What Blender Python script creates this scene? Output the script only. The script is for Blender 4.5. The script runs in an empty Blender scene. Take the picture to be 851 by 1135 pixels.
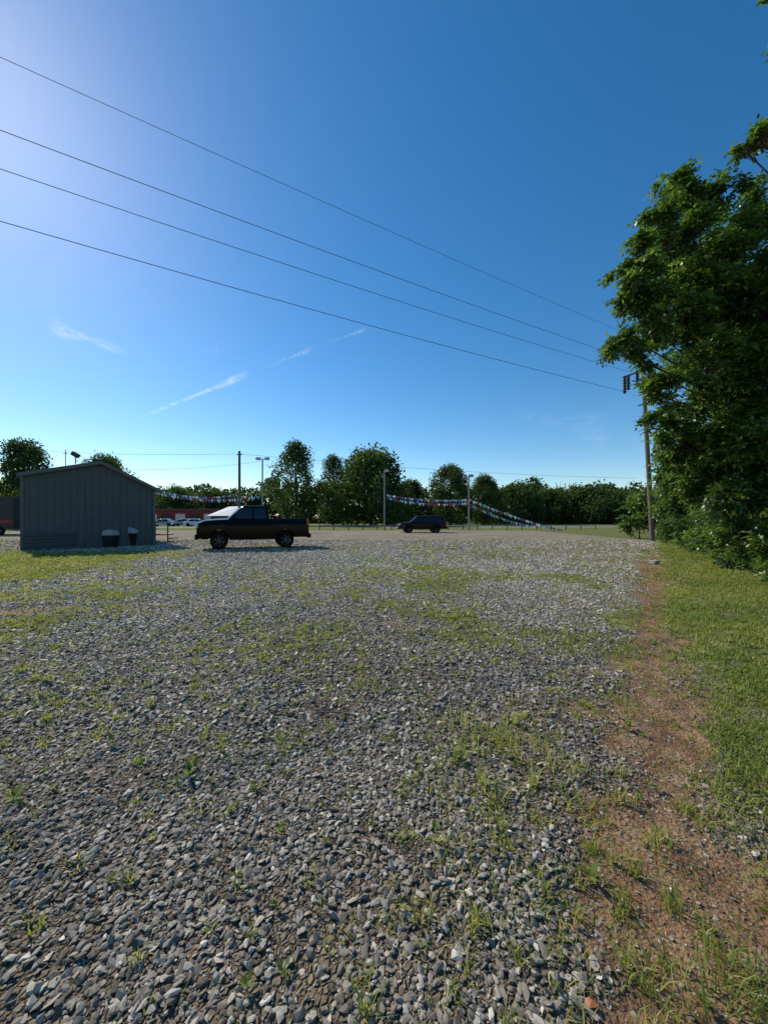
import bpy, bmesh, math, random
import numpy as np
from mathutils import Vector, Matrix
R=math.radians
random.seed(5); rng=np.random.default_rng(7)
sc=bpy.context.scene; C=sc.collection
FP=412.0; CX=425.5; HY=574.0; CH=1.6
def P(x,y,Y): return Vector(((x-CX)/FP*Y, Y, CH-(y-HY)/FP*Y))
def G(x,y):
    Y=CH*FP/(y-HY); return Vector(((x-CX)/FP*Y,Y,0))
# ---------------- noise
def h2(i,j,s):
    a=np.sin(i*127.1+j*311.7+s*74.7)*43758.5453
    return a-np.floor(a)
def vn(x,y,s=0):
    x=np.asarray(x,float);y=np.asarray(y,float)
    i=np.floor(x);j=np.floor(y);u=x-i;v=y-j;u=u*u*(3-2*u);v=v*v*(3-2*v)
    return (h2(i,j,s)*(1-u)+h2(i+1,j,s)*u)*(1-v)+(h2(i,j+1,s)*(1-u)+h2(i+1,j+1,s)*u)*v
def fbm(x,y,s=0,o=4):
    r=0;a=.5;t=0
    for k in range(o):
        r=r+a*vn(x*2**k,y*2**k,s+k*3.3);t+=a;a*=.5
    return r/t
def ss(a,b,x):
    t=np.clip((x-a)/(b-a),0,1);return t*t*(3-2*t)
# ---------------- materials
def mat(name,col,rough=.6,metal=0,coat=0,var=0,scale=5,bump=0,spec=.5,trans=0):
    m=bpy.data.materials.new(name);m.use_nodes=True;n=m.node_tree.nodes;l=m.node_tree.links
    b=n['Principled BSDF'];b.inputs['Base Color'].default_value=(*col,1);b.inputs['Roughness'].default_value=rough
    b.inputs['Metallic'].default_value=metal;b.inputs['Coat Weight'].default_value=coat
    b.inputs['Specular IOR Level'].default_value=spec
    if var or bump:
        tc=n.new('ShaderNodeTexCoord');nz=n.new('ShaderNodeTexNoise');nz.inputs['Scale'].default_value=scale;nz.inputs['Detail'].default_value=6
        l.new(tc.outputs['Object'],nz.inputs['Vector'])
        if var:
            mx=n.new('ShaderNodeMix');mx.data_type='RGBA'
            mx.inputs[6].default_value=(*[c*(1-var) for c in col],1);mx.inputs[7].default_value=(*[min(1,c*(1+var)) for c in col],1)
            l.new(nz.outputs['Fac'],mx.inputs[0]);l.new(mx.outputs[2],b.inputs['Base Color'])
        if bump:
            bp=n.new('ShaderNodeBump');bp.inputs['Strength'].default_value=bump;bp.inputs['Distance'].default_value=.02
            l.new(nz.outputs['Fac'],bp.inputs['Height']);l.new(bp.outputs[0],b.inputs['Normal'])
    return m
def ramp_mat(name,stops,rough=.8,translucent=0,tcol=None,gloss=0,bump=0,attr='v'):
    m=bpy.data.materials.new(name);m.use_nodes=True;n=m.node_tree.nodes;l=m.node_tree.links
    n.remove(n['Principled BSDF']);out=n['Material Output']
    a=n.new('ShaderNodeAttribute');a.attribute_name=attr
    r=n.new('ShaderNodeValToRGB');e=r.color_ramp.elements
    while len(e)<len(stops): e.new(.5)
    for k,(p,c) in enumerate(stops): e[k].position=p;e[k].color=(*c,1)
    l.new(a.outputs['Fac'],r.inputs['Fac'])
    col=r.outputs['Color']
    if bump:
        tc=n.new('ShaderNodeTexCoord');nz=n.new('ShaderNodeTexNoise');nz.inputs['Scale'].default_value=60;nz.inputs['Detail'].default_value=4
        l.new(tc.outputs['Object'],nz.inputs['Vector'])
        mp=n.new('ShaderNodeMapRange');mp.inputs[3].default_value=.6;mp.inputs[4].default_value=1.35;l.new(nz.outputs['Fac'],mp.inputs[0])
        vm=n.new('ShaderNodeVectorMath');vm.operation='SCALE';l.new(col,vm.inputs[0]);l.new(mp.outputs[0],vm.inputs['Scale']);col=vm.outputs[0]
    d=n.new('ShaderNodeBsdfPrincipled');d.inputs['Roughness'].default_value=rough;d.inputs['Specular IOR Level'].default_value=gloss
    l.new(col,d.inputs['Base Color']);s=d.outputs[0]
    if translucent:
        t=n.new('ShaderNodeBsdfTranslucent');mm=n.new('ShaderNodeMix');mm.data_type='RGBA';mm.blend_type='MULTIPLY';mm.inputs[0].default_value=1
        l.new(col,mm.inputs[6]);mm.inputs[7].default_value=(*tcol,1);l.new(mm.outputs[2],t.inputs['Color'])
        mx=n.new('ShaderNodeMixShader');mx.inputs[0].default_value=translucent
        l.new(s,mx.inputs[1]);l.new(t.outputs[0],mx.inputs[2]);s=mx.outputs[0]
    l.new(s,out.inputs['Surface']);return m
# ---------------- object helpers
def setp(o,label=None,cat=None,group=None,kind=None):
    if label:o['label']=label
    if cat:o['category']=cat
    if group:o['group']=group
    if kind:o['kind']=kind
    return o
def link(name,me,m,parent=None):
    o=bpy.data.objects.new(name,me);C.objects.link(o)
    if m: me.materials.append(m)
    if parent:o.parent=parent
    return o
def empty(name,loc,rz=0,label=None,cat=None,group=None):
    o=bpy.data.objects.new(name,None);C.objects.link(o);o.location=loc;o.rotation_euler=(0,0,rz);o.empty_display_size=.3
    return setp(o,label,cat,group)
def npmesh(name,V,F,m,parent=None,v=None,attrs=None,smooth=False):
    me=bpy.data.meshes.new(name);V=np.ascontiguousarray(V,dtype=np.float32);F=np.ascontiguousarray(F,dtype=np.int32)
    me.vertices.add(len(V));me.vertices.foreach_set('co',V.ravel());k=F.shape[1]
    me.loops.add(F.size);me.loops.foreach_set('vertex_index',F.ravel())
    me.polygons.add(len(F));me.polygons.foreach_set('loop_start',np.arange(0,F.size,k,dtype=np.int32))
    me.update(calc_edges=True)
    if smooth: me.shade_smooth()
    else: me.shade_flat()
    A=dict(attrs or {})
    if v is not None:A['v']=v
    for kx,a in A.items():
        at=me.attributes.new(kx,'FLOAT','POINT');at.data.foreach_set('value',np.ascontiguousarray(a,dtype=np.float32))
    return link(name,me,m,parent)
class MB:
    def __init__(s): s.v=[];s.f=[]
    def add(s,vs,fs):
        b=len(s.v);s.v+= [tuple(x) for x in vs];s.f+=[tuple(b+i for i in f) for f in fs];return s
    def box(s,c,d,rz=0,M=None):
        vs=[]
        for z in(-1,1):
            for y in(-1,1):
                for x in(-1,1):
                    p=Vector((x*d[0]/2,y*d[1]/2,z*d[2]/2))
                    if M is not None:p=M@p
                    if rz:p=Matrix.Rotation(rz,3,'Z')@p
                    vs.append(p+Vector(c))
        return s.add(vs,[(0,2,3,1),(4,5,7,6),(0,1,5,4),(2,6,7,3),(0,4,6,2),(1,3,7,5)])
    def tube(s,pts,rad,n=8):
        pts=[Vector(p) for p in pts]
        if not hasattr(rad,'__len__'):rad=[rad]*len(pts)
        vs=[];fs=[]
        for i,p in enumerate(pts):
            t=(pts[min(i+1,len(pts)-1)]-pts[max(i-1,0)]).normalized()
            u=t.cross(Vector((0,0,1)));
            if u.length<.1:u=t.cross(Vector((1,0,0)))
            u.normalize();w=t.cross(u)
            for k in range(n):
                a=2*math.pi*k/n;vs.append(p+(u*math.cos(a)+w*math.sin(a))*rad[i])
        for i in range(len(pts)-1):
            for k in range(n):
                a=i*n+k;b=i*n+(k+1)%n;fs.append((a,b,b+n,a+n))
        fs.append(tuple(range(n-1,-1,-1)));fs.append(tuple(range((len(pts)-1)*n,len(pts)*n)))
        return s.add(vs,fs)
    def lathe(s,prof,c,n=24):
        vs=[];fs=[];m=len(prof)
        for k in range(n):
            a=2*math.pi*k/n
            for r,y in prof: vs.append((c[0]+r*math.cos(a),c[1]+y,c[2]+r*math.sin(a)))
        for k in range(n):
            for j in range(m-1):
                a=k*m+j;b=((k+1)%n)*m+j;fs.append((a,a+1,b+1,b))
        return s.add(vs,fs)
    def prism(s,pts,y0,y1):
        n=len(pts);vs=[(x,y0,z) for x,z in pts]+[(x,y1,z) for x,z in pts]
        fs=[tuple(range(n)),tuple(range(2*n-1,n-1,-1))]+[(i,i+n,(i+1)%n+n,(i+1)%n) for i in range(n)]
        return s.add(vs,fs)
    def build(s,name,m,parent=None,bevel=0,smooth=False):
        me=bpy.data.meshes.new(name);me.from_pydata(s.v,[],s.f);me.update()
        bm=bmesh.new();bm.from_mesh(me);bmesh.ops.recalc_face_normals(bm,faces=bm.faces);bm.to_mesh(me);bm.free()
        if smooth: me.shade_smooth()
        o=link(name,me,m,parent)
        if bevel:
            b=o.modifiers.new('b','BEVEL');b.width=bevel;b.segments=2;b.limit_method='ANGLE';b.angle_limit=R(35)
        return o
# ---------------- world, sun, camera
SE=R(38);SAZ=R(-50)
w=bpy.data.worlds.new("World");sc.world=w;w.use_nodes=True;nt=w.node_tree
sky=nt.nodes.new('ShaderNodeTexSky');sky.sky_type='NISHITA';sky.sun_disc=False;sky.sun_elevation=SE;sky.sun_rotation=SAZ
sky.air_density=1.0;sky.dust_density=.20;sky.ozone_density=2.6;sky.altitude=100
bg=nt.nodes['Background'];bg.inputs['Strength'].default_value=.142
hs=nt.nodes.new('ShaderNodeHueSaturation');hs.inputs['Saturation'].default_value=1.33;hs.inputs['Hue'].default_value=.497
nt.links.new(sky.outputs[0],hs.inputs['Color']);nt.links.new(hs.outputs[0],bg.inputs['Color'])
sd=Vector((math.sin(SAZ)*math.cos(SE),math.cos(SAZ)*math.cos(SE),math.sin(SE)))
sl=bpy.data.lights.new('sun','SUN');sl.energy=5.0;sl.angle=R(.5);sl.color=(1,.92,.77)
so=bpy.data.objects.new('sun',sl);C.objects.link(so);so.rotation_euler=sd.to_track_quat('Z','Y').to_euler()
cam=bpy.data.cameras.new('camera');co=bpy.data.objects.new('camera',cam);C.objects.link(co);sc.camera=co
cam.sensor_fit='VERTICAL';cam.sensor_height=36;cam.lens=FP/1135*36;cam.shift_y=(HY-567.5)/1135
cam.clip_end=60000;cam.clip_start=.05;co.location=(0,0,CH);co.rotation_euler=(R(90),0,0)
sc.view_settings.view_transform='Standard';sc.view_settings.look='None';sc.view_settings.exposure=0
# ---------------- ground masks
def track(x,y): return .72*y+.02+.06*np.sin(y*.9)
def m_dirt(x,y):
    s=x-track(x,y);d=np.where(s>0,np.abs(s)*.75,np.abs(s));n=fbm(x*1.9,y*1.9,11)
    a=ss(.70,.06,d+1.15*(n-.5))*ss(26,11,y)
    a=np.maximum(a,ss(.36,.10,np.abs(s)+.5*(n-.5))*ss(28,13,y)*.75)
    rut=ss(.36,.1,np.abs(y-(6.6+.28*(x+5.5)))+.8*(n-.5))*ss(-3.8,-4.8,x)*ss(-11,-8,x)
    return np.clip(a+rut*.6,0,1)
def m_grass(x,y):
    n=fbm(x*.9,y*.9,21);n2=fbm(x*.35,y*.35,31)
    s=x-track(x,y);g=ss(.10,.75,s+1.25*(fbm(x*1.6,y*1.6,22)-.5))
    g=g*(1-.5*ss(3.6,1.4,y))*(1-.4*ss(.5,.65,fbm(x*1.3,y*1.3,23)))
    g=np.maximum(g,ss(18.3,19.3,x+1.2*(n2-.5)))
    g=np.maximum(g,ss(46,48,y+2*(n2-.5)))
    left=ss(-8.2,-10.6,x+3.4*(n-.5))*ss(8.2,10.4,y+1.8*(n2-.5))*ss(18.5,15.8,y-.15*(x+10))*.92
    g=np.maximum(g,left)
    g=np.maximum(g,ss(.38,.58,n)*ss(-3.3,-5.0,x)*ss(3.8,5.4,y)*ss(9.2,7.4,y)*.75)
    env=ss(2.6,5,y)*ss(27,10,y)*ss(-3.6,-.5,x)
    g=np.maximum(g,ss(.38,.62,fbm(x*.8+3,y*.8,41))*env*.70)
    g=np.maximum(g,ss(.45,.7,n)*ss(1.7,2.1,y)*ss(3.6,2.8,y)*ss(.2,.5,x)*.36)
    g=np.maximum(g,ss(.50,.74,fbm(x*1.1,y*1.1,51))*.42)
    g=g*(1-.6*ss(.36,.08,np.abs(s)+.4*(n-.5))*ss(28,13,y))
    return np.clip(g,0,1)
def gh(x,y):
    f=np.exp(-np.hypot(x,y)/14)
    return f*(.07*(fbm(x*.7,y*.7,61,3)-.5)+.024*(fbm(x*4,y*4,62,2)-.5))-.03*m_dirt(x,y)*f
u=np.linspace(-1,1,460);gx=1.2*np.sinh(u*7.2)
v_=np.linspace(0,1,560);gy=-30*(1-v_)**14+1.0*np.sinh(v_*7.6);gy=np.sort(gy)
X,Y=np.meshgrid(gx,gy);Z=gh(X,Y)
nx=len(gx);ny=len(gy)
idx=np.arange(nx*ny).reshape(ny,nx)
F=np.stack([idx[:-1,:-1],idx[:-1,1:],idx[1:,1:],idx[1:,:-1]],-1).reshape(-1,4)
D=m_dirt(X,Y);GR=m_grass(X,Y)
def ground_mat():
    m=bpy.data.materials.new('ground_surface');m.use_nodes=True;n=m.node_tree.nodes;l=m.node_tree.links;b=n['Principled BSDF'];b.inputs['Roughness'].default_value=.95;b.inputs['Specular IOR Level'].default_value=.15
    tc=n.new('ShaderNodeTexCoord');co_=tc.outputs['Object']
    def noise(s,d=5,dist=0):
        z=n.new('ShaderNodeTexNoise');z.inputs['Scale'].default_value=s;z.inputs['Detail'].default_value=d;z.inputs['Distortion'].default_value=dist;l.new(co_,z.inputs['Vector']);return z.outputs['Fac']
    def vor(s,feat='F1'):
        z=n.new('ShaderNodeTexVoronoi');z.inputs['Scale'].default_value=s;z.feature=feat;l.new(co_,z.inputs['Vector']);return z
    def ramp(f,st):
        r=n.new('ShaderNodeValToRGB');e=r.color_ramp.elements
        while len(e)<len(st): e.new(.5)
        for k,(p,c) in enumerate(st): e[k].position=p;e[k].color=(*c,1)
        l.new(f,r.inputs['Fac']);return r.outputs['Color']
    def mix(f,a,b_,mode='MIX'):
        x=n.new('ShaderNodeMix');x.data_type='RGBA';x.blend_type=mode
        for s,i in((f,0),(a,6),(b_,7)):
            if isinstance(s,(int,float)):x.inputs[i].default_value=s
            elif isinstance(s,tuple):x.inputs[i].default_value=(*s,1)
            else:l.new(s,x.inputs[i])
        return x.outputs[2]
    def math_(op,a,b_=0):
        x=n.new('ShaderNodeMath');x.operation=op
        for i,s in enumerate((a,b_)):
            if isinstance(s,(int,float)):x.inputs[i].default_value=s
            else:l.new(s,x.inputs[i])
        return x.outputs[0]
    def attr(nm):
        a=n.new('ShaderNodeAttribute');a.attribute_name=nm;return a.outputs['Fac']
    v1=vor(38);sep=n.new('ShaderNodeSeparateColor');l.new(v1.outputs['Color'],sep.inputs[0])
    stone=ramp(sep.outputs[0],[(0,(.22,.185,.145)),(.5,(.47,.42,.345)),(.9,(.61,.56,.47)),(1,(.72,.67,.59))])
    ve=vor(38,'DISTANCE_TO_EDGE')
    crev=ramp(ve.outputs['Distance'],[(0,(.5,.44,.35)),(.12,(1,1,1))])
    stone=mix(1.0,stone,crev,'MULTIPLY')
    big=ramp(noise(.35,5),[(.3,(.82,.76,.66)),(.7,(1.08,1.05,1.0))])
    stone=mix(1.0,stone,big,'MULTIPLY')
    soil=ramp(noise(6,8),[(.3,(.10,.078,.052)),(.7,(.22,.175,.12))])
    stone=mix(attr('near'),stone,soil)
    dirt=ramp(noise(5,12,.2),[(.25,(.115,.064,.036)),(.5,(.235,.138,.077)),(.75,(.37,.245,.15))])
    dirt=mix(1.0,dirt,ramp(noise(80,3),[(.3,(.55,.53,.5)),(.7,(1.32,1.3,1.28))]),'MULTIPLY')
    grass=ramp(noise(3,8),[(.25,(.08,.10,.022)),(.5,(.17,.19,.05)),(.75,(.30,.29,.11))])
    nf=noise(14,8);nn=math_('MULTIPLY',math_('SUBTRACT',nf,.5),1.9)
    def sharp(a,lo,hi):
        s=math_('ADD',a,nn);mr=n.new('ShaderNodeMapRange');mr.interpolation_type='SMOOTHSTEP';mr.inputs[1].default_value=lo;mr.inputs[2].default_value=hi;l.new(s,mr.inputs[0]);return mr.outputs[0]
    fd=sharp(attr('dirt'),.05,.75);fg=sharp(attr('grass'),.26,.78)
    c=mix(fd,stone,dirt);c=mix(fg,c,grass)
    l.new(c,b.inputs['Base Color'])
    bp=n.new('ShaderNodeBump');bp.inputs['Strength'].default_value=.95;bp.inputs['Distance'].default_value=.022
    hh=math_('ADD',math_('MULTIPLY',sep.outputs[1],.8),math_('MINIMUM',math_('MULTIPLY',ve.outputs['Distance'],4),1))
    hh=math_('MULTIPLY',hh,math_('SUBTRACT',1,fd));hh=math_('ADD',hh,math_('MULTIPLY',noise(45,8),1.3))
    l.new(hh,bp.inputs['Height']);l.new(bp.outputs[0],b.inputs['Normal'])
    return m
# share of bare fines showing between the stones, fading with the thinner stone cover
NEAR=ss(9,3.5,np.hypot(X,Y))*.85
setp(npmesh('ground',np.stack([X,Y,Z],-1).reshape(-1,3),F,ground_mat(),attrs={'dirt':D.ravel(),'grass':GR.ravel(),'near':NEAR.ravel()},smooth=True),kind='structure')
asph=mat('asphalt',(.13,.13,.13),.9,var=.2,scale=3)
o=MB().add([(-260,58,.03),(260,58,.03),(260,67,.03),(-260,67,.03)],[(0,1,2,3)]).build('road',asph);setp(o,kind='structure')
wp=mat('road_paint',(.75,.75,.72),.7,var=.1)
mk=MB()
for yy in(58.5,66.3): mk.add([(-260,yy,.036),(260,yy,.036),(260,yy+.15,.036),(-260,yy+.15,.036)],[(0,1,2,3)])
setp(mk.build('road_marking',wp),kind='structure')
# ---------------- stones
def stones(n_per,y0,y1,smin,smax,kind,seed,dirt_only=False):
    r=np.random.default_rng(seed)
    A=1.15*(y1*y1-y0*y0)+1.2*(y1-y0);n=int(A*n_per)
    y=np.sqrt(r.random(n)*(y1*y1-y0*y0)+y0*y0);x=(r.random(n)*2-1)*(1.15*y+.6)
    d=m_dirt(x,y);g=m_grass(x,y);f2=fbm(x*9,y*9,71,2);f3=fbm(x*2.2,y*2.2,73,3)
    if dirt_only: p=ss(.1,.6,d)*ss(.25,.65,f3)
    else:
        p=(1-.86*ss(.1,.9,d))*(1-.84*ss(.25,.9,g+.4*(f2-.5)))*(.45+.55*ss(.3,.55,f3))
        p=p*(1-.93*ss(.0,.6,x-track(x,y)))
    k=r.random(n)<p;x=x[k];y=y[k];d=d[k];n=len(x)
    if kind=='ico':
        t=(1+5**.5)/2
        B=np.array([(-1,t,0),(1,t,0),(-1,-t,0),(1,-t,0),(0,-1,t),(0,1,t),(0,-1,-t),(0,1,-t),(t,0,-1),(t,0,1),(-t,0,-1),(-t,0,1)])/1.9
        Fb=np.array([(0,11,5),(0,5,1),(0,1,7),(0,7,10),(0,10,11),(1,5,9),(5,11,4),(11,10,2),(10,7,6),(7,1,8),(3,9,4),(3,4,2),(3,2,6),(3,6,8),(3,8,9),(4,9,5),(2,4,11),(6,2,10),(8,6,7),(9,8,1)])
    else:
        B=np.array([(-1,-1,-1),(1,-1,-1),(1,1,-1),(-1,1,-1),(-1,-1,1),(1,-1,1),(1,1,1),(-1,1,1)])*.8
        Fb=np.array([(0,2,1),(0,3,2),(4,5,6),(4,6,7),(0,1,5),(0,5,4),(1,2,6),(1,6,5),(2,3,7),(2,7,6),(3,0,4),(3,4,7)])
    m=len(B)
    V=np.repeat(B[None],n,0)*(1+.5*(r.random((n,m,1))-.5))+ .42*(r.random((n,m,3))-.5)
    s=(smin+(smax-smin)*r.random(n)**2.7)/2*(1-.4*d)
    S=np.stack([s*(.9+.6*r.random(n)),s*(.6+.4*r.random(n)),s*(.18+.30*r.random(n))],-1)
    V=V*S[:,None,:]
    a=r.normal(0,.36,n);b=r.normal(0,.36,n);c=r.random(n)*6.283
    def rot(V,ang,i,j):
        co_,si=np.cos(ang)[:,None],np.sin(ang)[:,None];p_,q=V[:,:,i].copy(),V[:,:,j].copy();V[:,:,i]=p_*co_-q*si;V[:,:,j]=p_*si+q*co_
    rot(V,a,1,2);rot(V,b,0,2);rot(V,c,0,1)
    z=gh(x,y)+S[:,2]*(.1+1.2*r.random(n))
    V+=np.stack([x,y,z],-1)[:,None,:]
    F=Fb[None]+np.arange(n)[:,None,None]*m
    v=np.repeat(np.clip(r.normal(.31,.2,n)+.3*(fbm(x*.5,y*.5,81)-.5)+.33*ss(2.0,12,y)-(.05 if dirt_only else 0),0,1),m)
    return V.reshape(-1,3),F.reshape(-1,3),v
Vs=[];Fs=[];vs=[];off=0
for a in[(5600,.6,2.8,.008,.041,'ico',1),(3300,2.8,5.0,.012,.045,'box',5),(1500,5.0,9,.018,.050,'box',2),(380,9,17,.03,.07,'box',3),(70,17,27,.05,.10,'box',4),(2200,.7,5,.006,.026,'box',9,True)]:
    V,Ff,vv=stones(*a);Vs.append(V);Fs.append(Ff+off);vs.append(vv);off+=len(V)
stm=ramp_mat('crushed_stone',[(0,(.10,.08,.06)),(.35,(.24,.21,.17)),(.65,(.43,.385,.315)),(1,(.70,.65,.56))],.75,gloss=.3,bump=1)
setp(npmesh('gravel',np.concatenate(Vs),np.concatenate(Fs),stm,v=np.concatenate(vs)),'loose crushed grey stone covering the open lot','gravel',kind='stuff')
# ---------------- grass
def blades(x,y,h,wd,seed,spread=.5,bias=0):
    r=np.random.default_rng(seed);n=len(x);z=gh(x,y)-.005
    a=r.random(n)*6.283;ln=h*spread*r.random(n);dx,dy=np.cos(a)*ln,np.sin(a)*ln
    b=a+1.57+r.normal(0,.5,n);wx,wy=np.cos(b)*wd/2,np.sin(b)*wd/2
    V=np.empty((n,5,3))
    V[:,0]=np.stack([x-wx,y-wy,z],-1);V[:,1]=np.stack([x+wx,y+wy,z],-1)
    V[:,2]=np.stack([x+wx*.8+dx*.35,y+wy*.8+dy*.35,z+h*.58],-1);V[:,3]=np.stack([x-wx*.8+dx*.35,y-wy*.8+dy*.35,z+h*.58],-1)
    V[:,4]=np.stack([x+dx,y+dy,z+h*(1-.3*r.random(n))],-1)
    F=np.array([(0,1,2),(0,2,3),(3,2,4)])[None]+np.arange(n)[:,None,None]*5
    v=np.repeat(np.clip(r.normal(.5+bias,.22,n)+.6*(fbm(x*.8,y*.8,91)-.5),0,1),5)
    return V.reshape(-1,3),F.reshape(-1,3),v
def merge(L):
    o=0;A=[];B=[];Cc=[]
    for V,Ff,vv in L: A.append(V);B.append(Ff+o);Cc.append(vv);o+=len(V)
    return np.concatenate(A),np.concatenate(B),np.concatenate(Cc)
gm=ramp_mat('grass_blade',[(0,(.085,.12,.022)),(.45,(.18,.23,.045)),(.8,(.31,.33,.085)),(1,(.45,.38,.17))],.6,.42,(1.5,1.5,.75),gloss=.3)
L=[]
for k,(y0,y1,dn,hm) in enumerate([(.8,4,4600,.045),(4,9,2400,.055),(9,18,620,.08),(18,32,170,.12)]):
    n=int(dn*(.3*(y1*y1-y0*y0)+1.2*(y1-y0)))
    y=np.sqrt(rng.random(n)*(y1*y1-y0*y0)+y0*y0);x=.6*y+rng.random(n)*(.62*y+1.4)
    g=m_grass(x,y);k2=(rng.random(n)<g**1.4)&(x>track(x,y)-.3)&(fbm(x*2.5,y*2.5,95)>.36+.16*rng.random(n));x=x[k2];y=y[k2]
    h=hm*(.35+1.3*rng.random(len(x))**1.5)*(.5+1.1*fbm(x*1.2,y*1.2,96));L.append(blades(x,y,h,.004+.0016*y**.8,100+k,1.1,.05))
M_=merge(L);setp(npmesh('grass',M_[0],M_[1],gm,v=M_[2]),'short green grass verge running beside the dirt track below the trees','grass',kind='stuff')
L=[]
def tufts(n,y0,y1,hm,seed,xr=None,allp=False,nb=(8,26),base=.13):
    r=np.random.default_rng(seed);y=np.sqrt(r.random(n)*(y1*y1-y0*y0)+y0*y0)
    x=(r.random(n)*2-1)*(1.1*y+.3) if xr is None else xr[0]+r.random(n)*(xr[1]-xr[0])
    g=m_grass(x,y);k=(r.random(n)<(base+g)) if not allp else r.random(n)<2
    x=x[k];y=y[k];xs=[];ys=[];hs=[]
    for a,b in zip(x,y):
        c=r.integers(*nb);sp=.015+.07*r.random()*r.random();sc1=.35+1.1*r.random()**1.6;xs.append(a+r.normal(0,sp,c));ys.append(b+r.normal(0,sp,c));hs.append(hm*(.35+.9*r.random(c))*sc1)
    xs=np.concatenate(xs);return blades(xs,np.concatenate(ys),np.concatenate(hs),.004+.0011*np.concatenate(ys),seed+1,1.3,.16)
L+= [tufts(2900,1.1,5,.055,201,base=.24),tufts(13500,5,12,.055,202,base=.1),tufts(16500,12,27,.07,203,base=.03),
     tufts(52,1.9,2.9,.14,204,(.30,1.15),True,(5,20)),tufts(60,1.2,2.4,.08,205,(1.0,2.4),True),tufts(40,1.15,1.6,.075,206,(-.1,1.3),True),tufts(26,1.12,1.38,.12,209,(.62,1.5),True,(6,16)),
     tufts(6800,8.4,18,.075,207,(-18,-8.2)),tufts(1100,4.2,9.2,.06,208,(-9,-3.2))]
M_=merge(L);setp(npmesh('grass_tuft',M_[0],M_[1],gm,v=M_[2]),'scattered tufts of weedy grass growing up through the gravel','grass',kind='stuff')
def leafquads(c,a,b,wf=.5):
    n=len(c);V=np.stack([c-a*.5,c+b*.5-a*.05,c+a*.5,c-b*.5-a*.05],1)
    return V.reshape(-1,3),np.arange(n*4).reshape(n,4)
def rnd_dirs(n,r):
    d=r.normal(size=(n,3));return d/np.linalg.norm(d,axis=1,keepdims=True)
r=np.random.default_rng(300);cs=[];as_=[];bs=[]
n=1700;y=np.sqrt(r.random(n)*(100-1.2)+1.2);x=(r.random(n)*2-1)*(1.05*y)
k=(r.random(n)<.4+m_grass(x,y));x=x[k];y=y[k]
for a,b in zip(x,y):
    big=1+.9*(r.random()<.10)
    for q in range(r.integers(5,14)):
        t=r.random()*6.28;l_=(.015+.025*r.random())*big;e=r.random()*.9
        d=np.array([math.cos(t)*math.cos(e),math.sin(t)*math.cos(e),math.sin(e)]);s=np.array([-math.sin(t),math.cos(t),0])
        zz=float(gh(a,b))+.012+.04*r.random()*r.random()*big;cs.append(np.array([a,b,zz])+d*l_*.5);as_.append(d*l_);bs.append(s*l_*.45)
V,Ff=leafquads(np.array(cs),np.array(as_),np.array(bs))
setp(npmesh('weed',V,Ff,gm,v=np.repeat(r.random(len(cs))*.7,4)),'small broad-leaved weeds sprouting between the stones','weeds',kind='stuff')
# ---------------- foliage
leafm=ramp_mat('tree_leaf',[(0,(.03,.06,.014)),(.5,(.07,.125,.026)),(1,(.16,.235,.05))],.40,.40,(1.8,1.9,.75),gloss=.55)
farleaf=ramp_mat('far_leaf',[(0,(.018,.036,.011)),(.5,(.045,.078,.02)),(1,(.10,.14,.036))],.7,.3,(1.7,1.8,.8),gloss=.2)
bark=mat('bark',(.06,.048,.036),.95,var=.4,scale=9,bump=.8)
def leaf_cloud(lobes,n_tot,size,r,shell=.55,aspect=.6):
    lob=np.array(lobes);wgt=(lob[:,3]*lob[:,4]);wgt=wgt/wgt.sum()
    k=r.choice(len(lob),n_tot,p=wgt);d=rnd_dirs(n_tot,r);rad=(shell+(1-shell)*r.random(n_tot))*(1+.12*r.normal(size=n_tot))
    c=lob[k,:3]+d*rad[:,None]*lob[k][:,[3,3,4]]
    a=rnd_dirs(n_tot,r);b=np.cross(a,rnd_dirs(n_tot,r));b/=np.linalg.norm(b,axis=1,keepdims=True)+1e-6
    s=size*(.5+r.random(n_tot))
    V,F=leafquads(c,a*s[:,None],b*(s*aspect)[:,None])
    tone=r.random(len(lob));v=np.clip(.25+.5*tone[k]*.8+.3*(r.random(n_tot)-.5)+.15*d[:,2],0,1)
    return V,F,np.repeat(v,4)
def far_tree(name,cx,top,wpx,Yd,label,seed,shape='round',nl=5200,low=.05):
    r=np.random.default_rng(seed);X0=(cx-CX)/FP*Yd;H=CH+(HY-top)/FP*Yd;W=wpx/FP*Yd*1.34
    root=empty(name,(X0,Yd,0),0,label,'tree','trees along the far side of the lot' )
    tb=MB();tb.tube([(0,0,-.2),(.1,0,H*.3),(0,.1,H*.6),(.1,0,H*.85)],[H*.022,H*.018,H*.011,H*.003],7)
    for q in range(6):
        t=r.random()*6.28;z0=H*(.25+.1*q);tb.tube([(0,0,z0),(math.cos(t)*W*.18,math.sin(t)*W*.18,z0+H*.1),(math.cos(t)*W*.3,math.sin(t)*W*.3,z0+H*.16)],[H*.008,H*.006,H*.002],5)
    tb.build('trunk',bark,root)
    lobes=[]
    nlb=46
    for q in range(nlb):
        t=(q+.5)/nlb;z=H*(low+(1-low)*t)
        if shape=='tall': prof=math.sin(math.pi*min(1,(t*.86+.12)))**.6
        else: prof=math.sin(math.pi*min(1,t*.70+.28))**.5
        rr=W*.5*prof;a=q*2.4+r.random();lr=W*(.10+.09*r.random());d=max(0,rr-lr)*(.5+.6*r.random())
        lobes.append((math.cos(a)*d,math.sin(a)*d,min(z,H-lr*.7),lr,lr*(.7+.4*r.random())))
    V,Ff,v=leaf_cloud(lobes,nl,max(.28,W*.030),r,.35)
    npmesh('crown',V,Ff,farleaf,root,v=v);return root
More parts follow.
